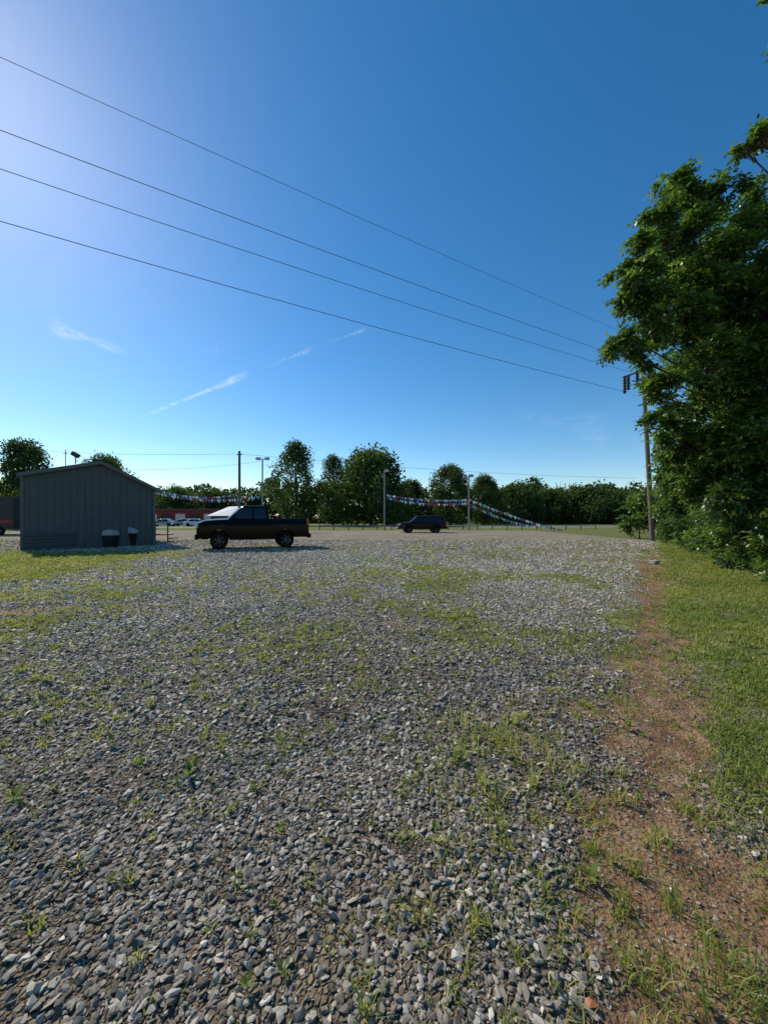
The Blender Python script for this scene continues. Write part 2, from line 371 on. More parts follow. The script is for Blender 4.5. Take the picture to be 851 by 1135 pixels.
FT=[('broadleaf_tree',27,489,66,58,'broad dark tree at the left edge standing behind the grey shed',1,'round'),
('broadleaf_tree',118,506,60,62,'tree whose top shows just above the right slope of the grey shed roof',2,'round'),
('broadleaf_tree',193,540,46,92,'low tree behind the left end of the red building',3,'round'),
('broadleaf_tree',238,543,44,96,'low tree behind the red building, left of the plain wooden pole',4,'round'),
('conical_tree',328,490,52,75,'tall narrow egg-shaped dark tree right of the double lamp pole',5,'tall'),
('broadleaf_tree',369,504,38,84,'slim tree squeezed between the egg-shaped tree and the widest tree',6,'tall'),
('broadleaf_tree',411,499,86,78,'widest full crowned tree left of the lamp pole in the middle',7,'round'),
('broadleaf_tree',499,516,50,86,'medium round tree directly behind the right hand lamp pole',8,'round'),
('broadleaf_tree',537,527,40,90,'small pale tree just right of the right hand lamp pole',9,'round'),
('broadleaf_tree',573,536,54,94,'rounded low tree behind the sloping pennant string',10,'round'),
('broadleaf_tree',606,543,42,98,'short tree below the bare topped tree in the far row',11,'round'),
('broadleaf_tree',645,539,66,96,'wide low tree in the far row left of the utility pole',12,'round'),
('broadleaf_tree',686,545,52,92,'small tree at the right end of the far row',13,'round'),
('broadleaf_tree',455,533,44,96,'low tree behind the dark parked estate car',14,'round')]
for a in FT: far_tree(*a[:7],shape=a[7],nl=13000)
bt=empty('bare_tree',P(619,574,100)*1.0,0,'sparse bare topped tree rising above the low far row','tree');bt.location.z=0
b=MB();rr=random.Random(3);Hb=CH+(574-531)/FP*100
b.tube([(0,0,0),(0,0,Hb*.5),(.3,0,Hb*.8)],[.3,.2,.1],6)
for q in range(14):
    t=rr.random()*6.28;z0=Hb*(.45+.3*rr.random());l_=1.5+2.5*rr.random();b.tube([(0,0,z0),(math.cos(t)*l_*.5,math.sin(t)*l_*.5,z0+1.2),(math.cos(t)*l_,math.sin(t)*l_,z0+2.4)],[.1,.07,.03],5)
b.build('trunk',bark,bt)
r=np.random.default_rng(44);lob=[((r.random()-.5)*6,(r.random()-.5)*6,Hb*(.5+.35*r.random()),.9,.6) for q in range(8)]
V,Ff,v=leaf_cloud(lob,500,.4,r,.2);npmesh('crown',V,Ff,farleaf,bt,v=v)
r=np.random.default_rng(55);lob=[]
for xx in np.arange(-230,240,2.6):
    Hh=6.8+7.0*float(fbm(xx*.09+9,0,5))+2.6*r.random()
    for z in np.arange(.4,Hh-1,1.7): lob.append((xx+r.normal(0,1),112+r.normal(0,2.5),z+.4*r.random(),2.6,1.7))
V,Ff,v=leaf_cloud(lob,145000,.92,r,.4)
setp(npmesh('woodland',V,Ff,farleaf,v=v),'low dark belt of distant woodland closing the view across the road','woodland',kind='stuff')
# ---------------- near trees on the right
def near_tree(name,base,clumps,label,seed,sprays,leaf,trunk_r=.2,cat='tree',per=9,twigs=True,grp=None,tv=.16):
    r=np.random.default_rng(seed);root=empty(name,base,0,label,cat,grp);B=Vector(base)
    zc=max(c[0].z for c in clumps);tb=MB()
    top=Vector((np.mean([c[0].x for c in clumps]),np.mean([c[0].y for c in clumps]),zc*.8))-B
    tp=[Vector((0,0,-.1)),Vector((.05,.05,top.z*.3)),top*.6+Vector((0,0,top.z*.02)),top]
    tb.tube(tp,[trunk_r,trunk_r*.8,trunk_r*.5,trunk_r*.15],9)
    C0=[];T0=[];tn=[]
    for c,rad in clumps:
        cl=c-B;f=min(.95,max(.15,(cl.z-1.0)/max(.1,top.z)*.75))
        s=tp[1].lerp(top,f) if f>.3 else tp[0].lerp(tp[1],f/.3)
        mid=s.lerp(cl,.55)+Vector((0,0,-rad*.1));
        tb.tube([s,mid,cl],[trunk_r*.2,trunk_r*.11,.012],6)
        if twigs:
            for q in range(7):
                d=Vector(rnd_dirs(1,r)[0]);tb.tube([mid.lerp(cl,.6),cl+d*rad*.45,cl+d*rad*.85],[.012,.008,.003],4)
        n=int(sprays*rad*rad)
        ns=max(6,int(15*rad));sc_=rnd_dirs(ns,r)*(.25+.66*r.random((ns,1)))*rad;kk=r.integers(0,ns,n)
        off_=sc_[kk]+rnd_dirs(n,r)*(.46*rad*r.random((n,1))**.6);off_[:,2]*=.85
        C0.append(np.array(cl)[None]+off_);d=off_/(np.linalg.norm(off_,axis=1,keepdims=True)+1e-6);T0.append(d);tn.append(r.normal(0,tv,ns)[kk])
    tb.build('trunk',bark,root)
    C1=np.concatenate(C0);T=np.concatenate(T0);n=len(C1);tn=np.concatenate(tn)
    t=T*np.array([1,1,.4])+r.normal(0,.55,(n,3))+np.array([0,0,-.4]);t/=np.linalg.norm(t,axis=1,keepdims=True)
    up=np.array([0,0,1.]);s=np.cross(t,up)+r.normal(0,.25,(n,3));s/=np.linalg.norm(s,axis=1,keepdims=True)
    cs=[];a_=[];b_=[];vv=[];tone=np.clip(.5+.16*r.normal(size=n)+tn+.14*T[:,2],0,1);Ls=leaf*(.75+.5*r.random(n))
    for j in range(per):
        if j==per-1: d=t;pos=C1+t*(Ls*.9)[:,None]
        else:
            sg=1 if j%2 else -1;f=(j//2)/(per/2)
            d=t*.55+s*sg*.85;pos=C1+t*(Ls*(f*1.9-1.0))[:,None]
        d=d+r.normal(0,.24,(n,3))+np.array([0,0,-.22]);d/=np.linalg.norm(d,axis=1,keepdims=True)
        wv=np.cross(d,up+r.normal(0,.5,(n,3)));wv/=np.linalg.norm(wv,axis=1,keepdims=True)+1e-6
        cs.append(pos+d*(Ls*.55)[:,None]);a_.append(d*Ls[:,None]);b_.append(wv*(Ls*.55)[:,None]);vv.append(np.clip(tone+.1*r.normal(size=n),0,1))
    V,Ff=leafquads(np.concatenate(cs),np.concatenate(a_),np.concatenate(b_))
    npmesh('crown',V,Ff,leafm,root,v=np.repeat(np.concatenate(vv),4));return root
def cl(lst): return [(P(x,y,Yd),rad) for x,y,Yd,rad in lst]
A=cl([(748,205,11,.66),(735,232,10.5,.55),(785,222,11.5,.8),(828,240,12,.95),(712,270,10,.40),(745,275,10.8,.85),(790,285,11,1.05),(840,300,11.5,1.2),(765,250,10.6,.6),(728,255,10.4,.5),(765,215,11,.6),
(702,312,9.8,.55),(690,300,10,.38),(740,325,10.5,.85),(790,340,11,1.1),(845,360,11,1.2),(692,372,9.8,.55),(676,386,9.6,.28),(722,365,10.2,.75),(760,380,11,.95),(810,400,11,1.15),(850,430,11,1.1),(715,340,10,.6),(720,300,10,.6),
(708,398,10,.42),(738,420,10.3,.7),(775,440,11,.95),(825,470,11,1.15),(740,462,11,.6),(732,440,10.3,.4),(733,490,11,.4),(765,490,11.5,.85),(810,520,11,1.0),(850,530,10.5,1.0),(748,505,12,.6),(745,535,12.5,.5),(760,530,11.8,.6),
(780,545,11.3,.7),(800,480,10.4,.8),(840,400,10.2,.9),(790,400,10.2,.8),(835,330,10.4,.9),(780,310,10.3,.7),(840,490,9.8,.8),(815,550,10.6,.8),(815,260,10.8,.8),(760,345,10.1,.6),(850,245,11.5,.7),
(870,300,12,1.3),(880,380,12,1.3),(890,460,12,1.3),(780,300,13.5,1.3),(830,360,14,1.5),(780,400,14,1.3),(830,450,14,1.5),(790,500,14,1.3),(840,520,13,1.4)])
near_tree('ash_tree',(12.0,12.2,0),A,'big leafy tree leaning over the verge at the right side of the lot',401,370,.132,trunk_r=.22,tv=.22)
Bc=cl([(838,148,9.5,.42),(824,166,9.6,.24),(862,135,9.5,.5),(915,160,9.5,.9),(910,100,9.3,.9),(915,260,9.5,1.0),(905,40,9,.8),(900,350,9.5,1.1),(900,460,9.3,1.2),(905,560,9.2,1.1),(850,-4,8.8,.14)])
near_tree('ash_tree',(11.9,8.6,0),Bc,'tree mostly outside the right edge, only its topmost branch reaching in',402,370,.125,trunk_r=.2)
b3=[]
for q,(x,y,Yd,rad) in enumerate([(745,560,20,1.1),(770,540,19,1.5),(760,590,20,1.0),(800,560,17,1.4),(790,600,17,1.0),(820,590,15,1.3),(755,520,21,1.3),(790,510,20,1.6),(820,500,18,1.6),(770,480,22,1.4),(742,582,23,1.0),(735,545,22,.8)]): b3.append((P(x,y,Yd),rad))
near_tree('hedgerow_tree',(15.6,18,0),b3,'dense dark tree behind the big leafy one, foliage down to the grass',403,210,.17,trunk_r=.2)
b4=cl([(830,590,11.5,.8),(812,605,12.5,.6),(800,615,12.2,.5),(825,620,11.4,.55),(848,632,10,.5),(850,590,10.5,.8),(870,610,9.5,.8),(795,600,14,.8),(808,575,12.5,.8),(835,560,12,.8),(790,570,13.5,.8),(880,560,9.6,.9),(783,598,15.5,.7),(770,600,17,.7),(865,640,9,.4),(900,640,8.5,.7),(840,610,10.6,.6),(815,590,10.9,.6),(800,560,10.9,.6)])
near_tree('shrub',(11.9,11.2,0),b4,'low dark undergrowth at the foot of the big leafy tree',404,450,.105,trunk_r=.05,cat='shrub')
b5=cl([(707,560,29,1.1),(700,578,28.5,.9),(716,575,29.5,1.1),(712,548,30,.8),(735,570,28,1.3),(693,585,29,.7),(725,555,29,1.0),(745,590,28,1.0),(755,575,28,1.3)])
near_tree('shrub',(19.9,29,0),b5,'rounded bush behind the foot of the utility pole',405,150,.2,trunk_r=.08,cat='shrub')
# ---------------- utility pole and wires
wood=mat('weathered_wood',(.13,.10,.08),.9,var=.35,scale=6,bump=.5);blk=mat('black_rubber',(.012,.012,.013),.6);steel=mat('galvanised_steel',(.35,.36,.37),.45,metal=.7,var=.15)
cer=mat('dark_insulator',(.03,.025,.025),.3)
pb=G(723,600);pt=P(712,412,25.6)
up=empty('utility_pole',pb,0,'tall wooden utility pole at the verge beside the big leafy tree','utility pole')
tv=pt-pb;MB().tube([(0,0,-.3),tv*.5,tv],[.16,.14,.11],12).build('pole',wood,up)
arm0=P(691,418,24.6)-pb;arm1=P(716,409,26)-pb
MB().tube([arm0,arm1],.07,6).build('crossarm',wood,up)
for q,(x,y0,y1,Yd) in enumerate([(692,418,437,24.6),(696,417,433,24.9),(706,411,424,25.3)]):
    i=MB();
    for k in range(6):
        a=P(x,y0+(y1-y0)*k/6,Yd)-pb;b=P(x,y0+(y1-y0)*(k+.75)/6,Yd)-pb;i.tube([a,b],[.13,.06],8)
    i.build('insulator',cer,up)
MB().box(P(722,508,25.6)-pb+Vector((0,-.2,0)),(.22,.2,.4)).build('junction_box',steel,up,bevel=.02)
MB().tube([tv*.03+Vector((0,-.19,0)),tv*.45+Vector((0,-.17,0))],.03,6).build('ground_wire',blk,up)
wm=mat('wire_jacket',(.03,.03,.035),.5)
def wire(a,b,sag,rad,label,group=None,ext=0,name='power_line',n=40):
    a=Vector(a);b=Vector(b)
    pts=[a.lerp(b,t/n)-Vector((0,0,4*sag*(t/n)*(1-t/n))) for t in range(n+1)]
    if ext: pts.append(b+(pts[-1]-pts[-2]).normalized()*ext)
    o=MB().tube(pts,rad,6).build(name,wm);setp(o,label,'wire',group);return o
wire(P(745,391,27),P(0,63,7.9),.12,.006,'uppermost of the four thin wires crossing the sky','overhead wires',25)
wire(P(706,401,25.3),P(0,144,8.9),.14,.009,'second overhead wire from the top','overhead wires',25)
wire(P(697,412,24.9),P(0,187,9.5),.16,.009,'third overhead wire from the top','overhead wires',25)
wire(P(692,434,24.6),P(0,245,10.6),.16,.011,'lowest of the four overhead wires crossing the sky','overhead wires',25)
def flood(mb,c,s=1): mb.box(c,(.55*s,.3*s,.32*s),M=Matrix.Rotation(R(25),3,'X'))
lampm=mat('lamp_housing',(.12,.12,.13),.4,metal=.4);glassm=mat('lamp_glass',(.55,.57,.6),.15)
gpole=mat('pole_grey',(.20,.20,.20),.6,var=.1)
for x,yt,Yd,hds,lab in((291,508,46,(-.55,.55),'steel pole with two floodlights behind the black pickup truck'),(426,521,47,(.28,),'single lamp pole in the middle, left end of the pennant string'),(519.5,527,47,(.28,),'single lamp pole at the bend of the pennant strings')):
    g=Vector(((x-CX)/FP*Yd,Yd,0));H=P(x,yt,Yd).z;e=empty('lamp_pole',g,0,lab,'lamp pole')
    MB().tube([(0,0,-.2),(0,0,H)],[.11,.085],10).build('pole',gpole,e)
    MB().tube([(min(0,*hds,0),0,H-.15),(max(hds),0,H-.12)],.03,6).build('arm',steel,e)
    for hx in hds:
        q=MB();flood(q,(hx,0,H-.05));o=q.build('lamp_head',lampm,e,bevel=.03);MB().box((hx,-.2,H-.15),(.42,.02,.2),M=Matrix.Rotation(R(25),3,'X')).build('lens',glassm,o)
e=empty('wooden_pole',Vector(((265.5-CX)/FP*52,52,0)),0,'plain wooden pole behind the truck carrying the far wire','utility pole')
Hw=P(265,500,52).z;MB().tube([(0,0,-.2),(0,0,Hw)],[.21,.16],10).build('pole',wood,e);MB().box((0,0,Hw-.5),(.7,.1,.12)).build('crossarm',wood,e)
def pw(x0,y0,x1,y1,Y0,Y1,sag,label,rad=.03): wire(P(x0,y0,Y0),P(x1,y1,Y1),sag,rad,label,'distant wires')
pw(-60,492,265,503,52,52,.6,'distant wire from the left edge over the shed to the wooden pole',.018)
pw(265,503,705,530,52,70,.6,'distant wire running right from the wooden pole over the far trees',.02)
pw(120,520,291,511,40,46,.4,'distant wire from behind the shed roof to the double lamp pole',.014)
# ---------------- pennants
pm=[mat('pennant_red',(.5,.06,.06),.5),mat('pennant_white',(.85,.85,.85),.5),mat('pennant_blue',(.06,.2,.6),.5),mat('pennant_cyan',(.2,.55,.75),.5)]
pme=[]
for k in range(4):
    me=bpy.data.meshes.new('pennant');me.from_pydata([(-.16,0,0),(.16,0,0),(0,.03,-.46),(0,-.03,-.2)],[],[(0,1,3),(0,3,2),(3,1,2)]);me.materials.append(pm[k]);pme.append(me)
def pennants(a,b,sag,n,label,seed):
    a=Vector(a);b=Vector(b);rd=random.Random(seed);e=empty('pennant_string',a,0,label,'pennants','pennant strings')
    f=lambda t:(b-a)*t-Vector((0,0,4*sag*t*(1-t)))
    MB().tube([f(t/24) for t in range(25)],.015,4).build('cord',wm,e)
    for k in range(n):
        o=bpy.data.objects.new('pennant',pme[rd.choice([0,0,1,1,1,2,2,3,3])]);C.objects.link(o);o.parent=e;o.location=f((k+.5)/n);s=.7+.3*rd.random()
        o.scale=(s,s,s);o.rotation_euler=(rd.uniform(-.5,.5),rd.uniform(-.4,.4),math.atan2((b-a).y,(b-a).x)+rd.uniform(-.6,.6))
pennants(P(428,548,47),P(519,553,47),.35,36,'upper pennant string between the two single lamp poles',1)
pennants(P(428,551,47.3),P(519,557,47.3),.45,32,'lower pennant string between the two single lamp poles',2)
pennants(P(520,553,47),P(624,588,46),.25,46,'pennant string sloping down to the ground from the right lamp pole',3)
pennants(P(520,558,47.3),P(600,584,46.5),.5,28,'short lower pennant string sloping right from the right lamp pole',6)
pennants(P(168,541,42),P(265,547,51),.7,36,'pennant string between the grey shed and the wooden pole',4)
pennants(P(171,545,42),P(290,549,46),.7,36,'lower pennant string between the grey shed and the double lamp pole',5)
def fence(x0,x1,Yd,step,label,seed):
    e=empty('rail_fence',(x0,Yd,0),0,label,'fence');rd=random.Random(seed);k=0;x=0
    ra=MB();ra.tube([(0,0,.62),(x1-x0,0,.62)],.035,6).build('rail',steel,e)
    while x<=x1-x0:
        MB().tube([(x,0,-.1),(x+rd.uniform(-.02,.02),0,.78)],.07,8).build('post',wood,e);x+=step
fence(-8.5,6.5,49,1.9,'low post and rail fence behind the dark parked estate car, left of the lamp pole',1)
fence(8.5,28,49.3,1.95,'low post and rail fence running right behind the pennant strings',2)
# ---------------- shed
shedm=mat('painted_siding',(.066,.082,.085),.6,var=.18,scale=2,spec=.25);shedd=mat('siding_dark',(.05,.063,.067),.6,var=.15,scale=2,spec=.25);trim=mat('trim_grey',(.08,.095,.10),.5,spec=.3);roofm=mat('metal_roof',(.11,.12,.12),.5,metal=.2)
a=G(23,610.5);th=R(41.5);a=Vector((a.x,a.y,0));d=Vector((math.cos(th),math.sin(th)))
kx=(172-CX)/FP;Lw=(kx*a.y-a.x)/(d.x-kx*d.y)
sh=empty('shed',a,th,'grey metal sided shed with low gable roof at the left','shed')
Yr=a.y+d.y*Lw;zl=CH+(HY-526)/FP*a.y;zr=CH+(HY-542)/FP*Yr
tpk=.55;Yp=a.y+d.y*Lw*tpk;zp=CH+(HY-513)/FP*Yp
DP=9.0
MB().prism([(0,-.1),(Lw,-.1),(Lw,zr),(Lw*tpk,zp),(0,zl)],0,DP).build('wall',shedm,sh)
rb=MB();x=.0;k=0
while x<Lw-.03:
    zt=zl+(zp-zl)*(x/(Lw*tpk)) if x<Lw*tpk else zp+(zr-zp)*((x-Lw*tpk)/(Lw*(1-tpk)))
    rb.box((x+.02,-.006,(zt-.1)/2),(.022,.010,zt-.1));x+=.305
rb.build('siding_rib',shedd,sh)
rf=MB()
def slab(x0,z0,x1,z1,y0,y1,t): rf.add([(x0,y0,z0),(x1,y0,z1),(x1,y1,z1),(x0,y1,z0),(x0,y0,z0+t),(x1,y0,z1+t),(x1,y1,z1+t),(x0,y1,z0+t)],[(0,1,2,3),(7,6,5,4),(0,4,5,1),(1,5,6,2),(2,6,7,3),(3,7,4,0)])
sl_=(zp-zl)/(Lw*tpk);sr=(zr-zp)/(Lw*(1-tpk))
slab(-.12,zl-.12*sl_+.004,Lw*tpk,zp+.004,-.3,DP+.3,.07);slab(Lw*tpk+.002,zp+.004,Lw+.3,zr+.3*sr+.004,-.3,DP+.3,.07)
ro=rf.build('roof',roofm,sh)
fc=MB();fc.add([(-.12,-.325,zl-.12*sl_-.1),(Lw*tpk,-.325,zp-.1),(Lw+.3,-.325,zr+.3*sr-.1),(Lw+.3,-.325,zr+.3*sr+.08),(Lw*tpk,-.325,zp+.08),(-.12,-.325,zl-.12*sl_+.08)],[(0,1,4,5),(1,2,3,4)])
f_=fc.build('fascia',trim,sh);s_=f_.modifiers.new('s','SOLIDIFY');s_.thickness=.02
sk=MB()
for k in range(5): sk.box((1.05,-.06,.09+k*.17),(2.0,.05,.15))
sk.build('skirt_board',shedd,sh,bevel=.01)
MB().box((.05,-.02,zl/2),(.12,.06,zl-.15)).box((Lw-.05,-.02,zr/2),(.12,.06,zr-.15)).build('corner_trim',trim,sh)
pp=P(84,511,0.0+a.y+1.9);fl=empty('floodlight',pp,0,'small floodlight on the ridge of the shed roof','floodlight');
MB().tube([(0,0,-.15),(0,0,.28)],.035,6).build('stem',steel,fl);MB().box((0,0,.34),(.38,.2,.22),M=Matrix.Rotation(R(30),3,'Y')).build('lamp_head',blk,fl,bevel=.02)
pp=P(73,514,a.y+1.6);an=empty('antenna',pp,0,'thin antenna rod on the shed roof left of the floodlight','antenna');MB().tube([(0,0,-.1),(0,0,.75)],.022,6).build('rod',steel,an);MB().box((0,0,.55),(.25,.03,.03)).build('crossbar',steel,an)
wl=empty('landing',G(171,601)+Vector((.15,.2,0)),R(10),'small wooden landing at the right corner of the shed','steps')
MB().box((.35,0,.5),(.9,1.0,.06)).box((.9,0,.25),(.3,1.0,.05)).build('tread',wood,wl)
MB().tube([(0,-.45,0),(0,-.45,1.35)],.04,6).tube([(.75,-.45,0),(.75,-.45,1.35)],.04,6).tube([(0,-.45,1.33),(.75,-.45,1.33)],.035,6).build('railing',wood,wl)
binm=mat('dark_grey_plastic',(.012,.013,.014),.5,spec=.2);bag=mat('pale_lid',(.30,.31,.32),.5,var=.25,scale=8)
def bin_(x,y,label,s):
    g=G(x,y);e=empty('rubbish_bin',g,0,label,'bin','bins in front of the shed')
    MB().add([(-.24*s,-.24*s,.06),(.24*s,-.24*s,.06),(.24*s,.24*s,.06),(-.24*s,.24*s,.06),(-.3*s,-.3*s,.66*s),(.3*s,-.3*s,.66*s),(.3*s,.3*s,.66*s),(-.3*s,.3*s,.66*s)],[(0,1,2,3),(4,5,6,7),(0,1,5,4),(1,2,6,5),(2,3,7,6),(3,0,4,7)]).build('body',binm,e,bevel=.03)
    pts=[(-.34*s,.66*s+.004),(.34*s,.66*s+.004),(.33*s,.84*s),(.2*s,.98*s),(0,1.04*s),(-.2*s,.98*s),(-.33*s,.84*s)]
    MB().prism(pts,-.32*s,.31*s).build('lid',bag,e,bevel=.07)
    for q in(-1,1):
        MB().lathe([(.0,-.03),(.1,-.03),(.1,.03),(0,.03)],(q*.2*s,.2*s,.1),12).build('wheel',blk,e)
bin_(123,606.5,'black bin with pale lid, left of the pair by the shed',.95);bin_(147,605,'black bin with pale lid, right of the pair by the shed',1.05)
# ---------------- vehicles
paint={k:mat('paint_'+k,c,.14,coat=0,spec=sp_) for k,c,sp_ in (('black',(.0015,.0015,.002),.09),('maroon',(.014,.006,.007),.2),('white',(.7,.7,.7),.5),('silver',(.4,.42,.45),.5))}
vg=mat('tinted_glass',(.004,.005,.006),.05,spec=.5);tyre=mat('tyre',(.010,.010,.010),.9,spec=.1);rimm=mat('alloy',(.055,.055,.06),.4,metal=.8);hl=mat('headlight_glass',(.5,.52,.55),.1);tl=mat('tail_light',(.35,.01,.01),.2);plast=mat('trim_plastic',(.006,.006,.006),.6,spec=.15);platem=mat('plate',(.6,.62,.6),.4)
def vehicle(name,label,cat,loc,rz,p,pm_,group=None):
    e=empty(name,loc,rz,label,cat,group);W=p['W']/2;wr=p['wr'];zs=p['sill'];f,rx=p['wf'],p['wrx'];x0,x1=p['x0'],p['x1']
    ar=wr*1.17;shl=p['shoulder'];crown=p['crown']
    def lerp(tab,x):
        if x<=tab[0][0]:return tab[0][1]
        for (a,va),(b,vb) in zip(tab,tab[1:]):
            if x<=b:return va+(vb-va)*(x-a)/(b-a)
        return tab[-1][1]
    xs=sorted(set([round(x0+(x1-x0)*k/60,4) for k in range(61)]+[round(q,4) for q,_ in p['topz']]+[round(c+ar*math.cos(math.pi*k/14),4) for c in(f,rx) for k in range(15)]))
    def low(x):
        z=lerp(p['lowz'],x)
        for c in(f,rx):
            if abs(x-c)<ar: z=max(z,wr+math.sqrt(max(0,ar*ar-(x-c)**2)))
        return z
    side=[]
    for x in xs:
        zt=lerp(p['topz'],x);zl_=low(x);w_=W*lerp(p['wid'],x)
        zsd=min(shl,zt-.06);row=[]
        for t in (0,.25,.5,.75,.93,1.0):
            z=zl_+(zsd-zl_)*t;bul=1-.035*((z-.62*(shl))/shl)**2*2.2-(.0 if t<1 else .012)
            row.append((x,w_*bul,z))
        row.append((x,w_*.955,zt-.018 if zt-.018>zsd else zsd+.01));row.append((x,w_*.90,zt))
        side.append(row)
    nr=len(side[0]);V=[];Ff=[]
    for s in(1,-1):
        b=len(V)
        for row in side:
            for q in row: V.append((q[0],s*q[1],q[2]))
        for i in range(len(side)-1):
            for j in range(nr-1): Ff.append((b+i*nr+j,b+(i+1)*nr+j,b+(i+1)*nr+j+1,b+i*nr+j+1))
    N=len(side)*nr
    for s in(1,-1):
        b0=0 if s==1 else N;b=len(V)
        for row in side: V.append((row[0][0],s*(W-.28),row[0][2]+.01))
        for i in range(len(side)-1): Ff.append((b0+i*nr,b0+(i+1)*nr,b+i+1,b+i))
    tops=[i for i,row in enumerate(side) if not(p.get('bed') and p['bed'][0]<row[0][0]<p['bed'][1])]
    ny_=7;mp={}
    for i in tops:
        x=side[i][0][0];w_=side[i][-1][1];zt=side[i][-1][2];mp[i]=len(V)
        for j in range(ny_):
            yy=-1+2*j/(ny_-1);V.append((x,w_*yy,zt+crown*(1-yy*yy)))
    for i,i2 in zip(tops,tops[1:]):
        if i2==i+1:
            for j in range(ny_-1): Ff.append((mp[i]+j,mp[i2]+j,mp[i2]+j+1,mp[i]+j+1))
    for i,sg in((0,-1),(len(side)-1,1)):
        row=side[i];b=len(V)
        for s in(1,-1):
            for q in row: V.append((q[0]+sg*.001,s*q[1],q[2]))
        for j in range(nr-1): Ff.append((b+j,b+j+1,b+nr+j+1,b+nr+j))
    me=bpy.data.meshes.new('body');me.from_pydata(V,[],Ff);me.update();me.shade_smooth()
    bm=bmesh.new();bm.from_mesh(me);bmesh.ops.remove_doubles(bm,verts=bm.verts,dist=.0015);bmesh.ops.recalc_face_normals(bm,faces=bm.faces)
    for ed in bm.edges:
        if len(ed.link_faces)==2 and ed.calc_face_angle(0)>R(38): ed.smooth=False
    bm.to_mesh(me);bm.free();link('body',me,pm_,e)
    MB().box(((f+rx)/2,0,zs+.06),(abs(f-rx)-2*ar+.02,W*1.7,.2)).box(((x0+x1)/2,0,zs+.2),((x1-x0)-.3,W*1.2,.35)).build('chassis',plast,e)
    if p.get('bed'):
        a,b_=p['bed'];zt=lerp(p['topz'],a);zf=zt-.5
        MB().box(((a+b_)/2,0,zf),(b_-a,W*1.8,.04)).build('bed_floor',plast,e)
        for s in(-1,1): MB().box(((a+b_)/2,s*(W*.86),zt-.25),(b_-a-.01,.03,.48)).build('bed_side',plast,e)
        MB().box((a-.03,0,zt-.26),(.07,W*1.74,.5)).build('tailgate',pm_,e,bevel=.015);MB().box((b_-.03,0,zt-.25),(.05,W*1.74,.48)).build('bed_bulkhead',pm_,e)
    g=p['gh'];xb0,xb1,xt0,xt1,zb,zt=g;wb=W*.93;wt=W*p.get('tumble',.74)
    def ringp(t):
        xr=xb0+(xt0-xb0)*t;xf=xb1+(xt1-xb1)*t;ww=wb+(wt-wb)*t**1.15
        return xr,xf,ww,zb+(zt-.055-zb)*t
    V=[];Ff=[];rings=[]
    for t in [0,.12,.3,.5,.7,.86,1.0]:
        xr,xf,ww,z=ringp(t);rings.append([(xr,-ww*.93,z),(xr+.05,-ww,z)]+[(xr+.05+(xf-xr-.2)*k/5,-ww,z) for k in(1,2,3,4,5)]+[(xf,-ww*.86,z),(xf+.07,-ww*.45,z),(xf+.09,0,z),(xf+.07,ww*.45,z),(xf,ww*.86,z)]+[(xr+.05+(xf-xr-.2)*k/5,ww,z) for k in(5,4,3,2,1)]+[(xr+.05,ww,z),(xr,ww*.93,z)])
    xr,xf,ww,z=ringp(1.0);last=rings[-1];cx_=(xr+xf)/2
    for sc2,dz in((.93,.035),(.8,.05),(.4,.058)): rings.append([(cx_+(q[0]-cx_)*sc2,q[1]*sc2,z+dz) for q in last])
    m=len(rings[0])
    for rg in rings: V+=rg
    for i in range(len(rings)-1):
        for k in range(m): Ff.append((i*m+k,i*m+(k+1)%m,(i+1)*m+(k+1)%m,(i+1)*m+k))
    Ff.append(tuple((len(rings)-1)*m+k for k in range(m)))
    me=bpy.data.meshes.new('cabin');me.from_pydata(V,[],Ff);me.update();me.shade_smooth();link('cabin',me,pm_,e)
    def sp(s,x,t,off=.008):
        ww=wb+(wt-wb)*t**1.15;return (x,s*(ww+off),zb+(zt-.055-zb)*t)
    for s in(-1,1):
        for (a0,a1,c0,c1) in p['win']:
            vs=[];fs=[];tt=[.06,.25,.45,.65,.80,.90]
            for t in tt:
                u=(t-tt[0])/(tt[-1]-tt[0]);vs+=[sp(s,a0+(c0-a0)*u,t),sp(s,a1+(c1-a1)*u,t)]
            for k in range(len(tt)-1): fs.append((2*k,2*k+1,2*k+3,2*k+2))
            MB().add(vs,fs).build('side_window',vg,e)
    for nm in('windscreen','rear_window'):
        vs=[];fs=[];tt=[.06,.3,.6,.9]
        for t in tt:
            xr,xf,ww,z=ringp(t)
            if nm=='windscreen': vs+=[(xf+.008,-ww*.82,z+.006),(xf+.078,-ww*.45,z+.006),(xf+.1,0,z+.006),(xf+.078,ww*.45,z+.006),(xf+.008,ww*.82,z+.006)]
            else: vs+=[(xr-.01,ww*q,z+.004) for q in(-.86,-.4,0,.4,.86)]
        for i in range(3):
            for k in range(4): fs.append((i*5+k,i*5+k+1,(i+1)*5+k+1,(i+1)*5+k))
        MB().add(vs,fs).build(nm,vg,e)
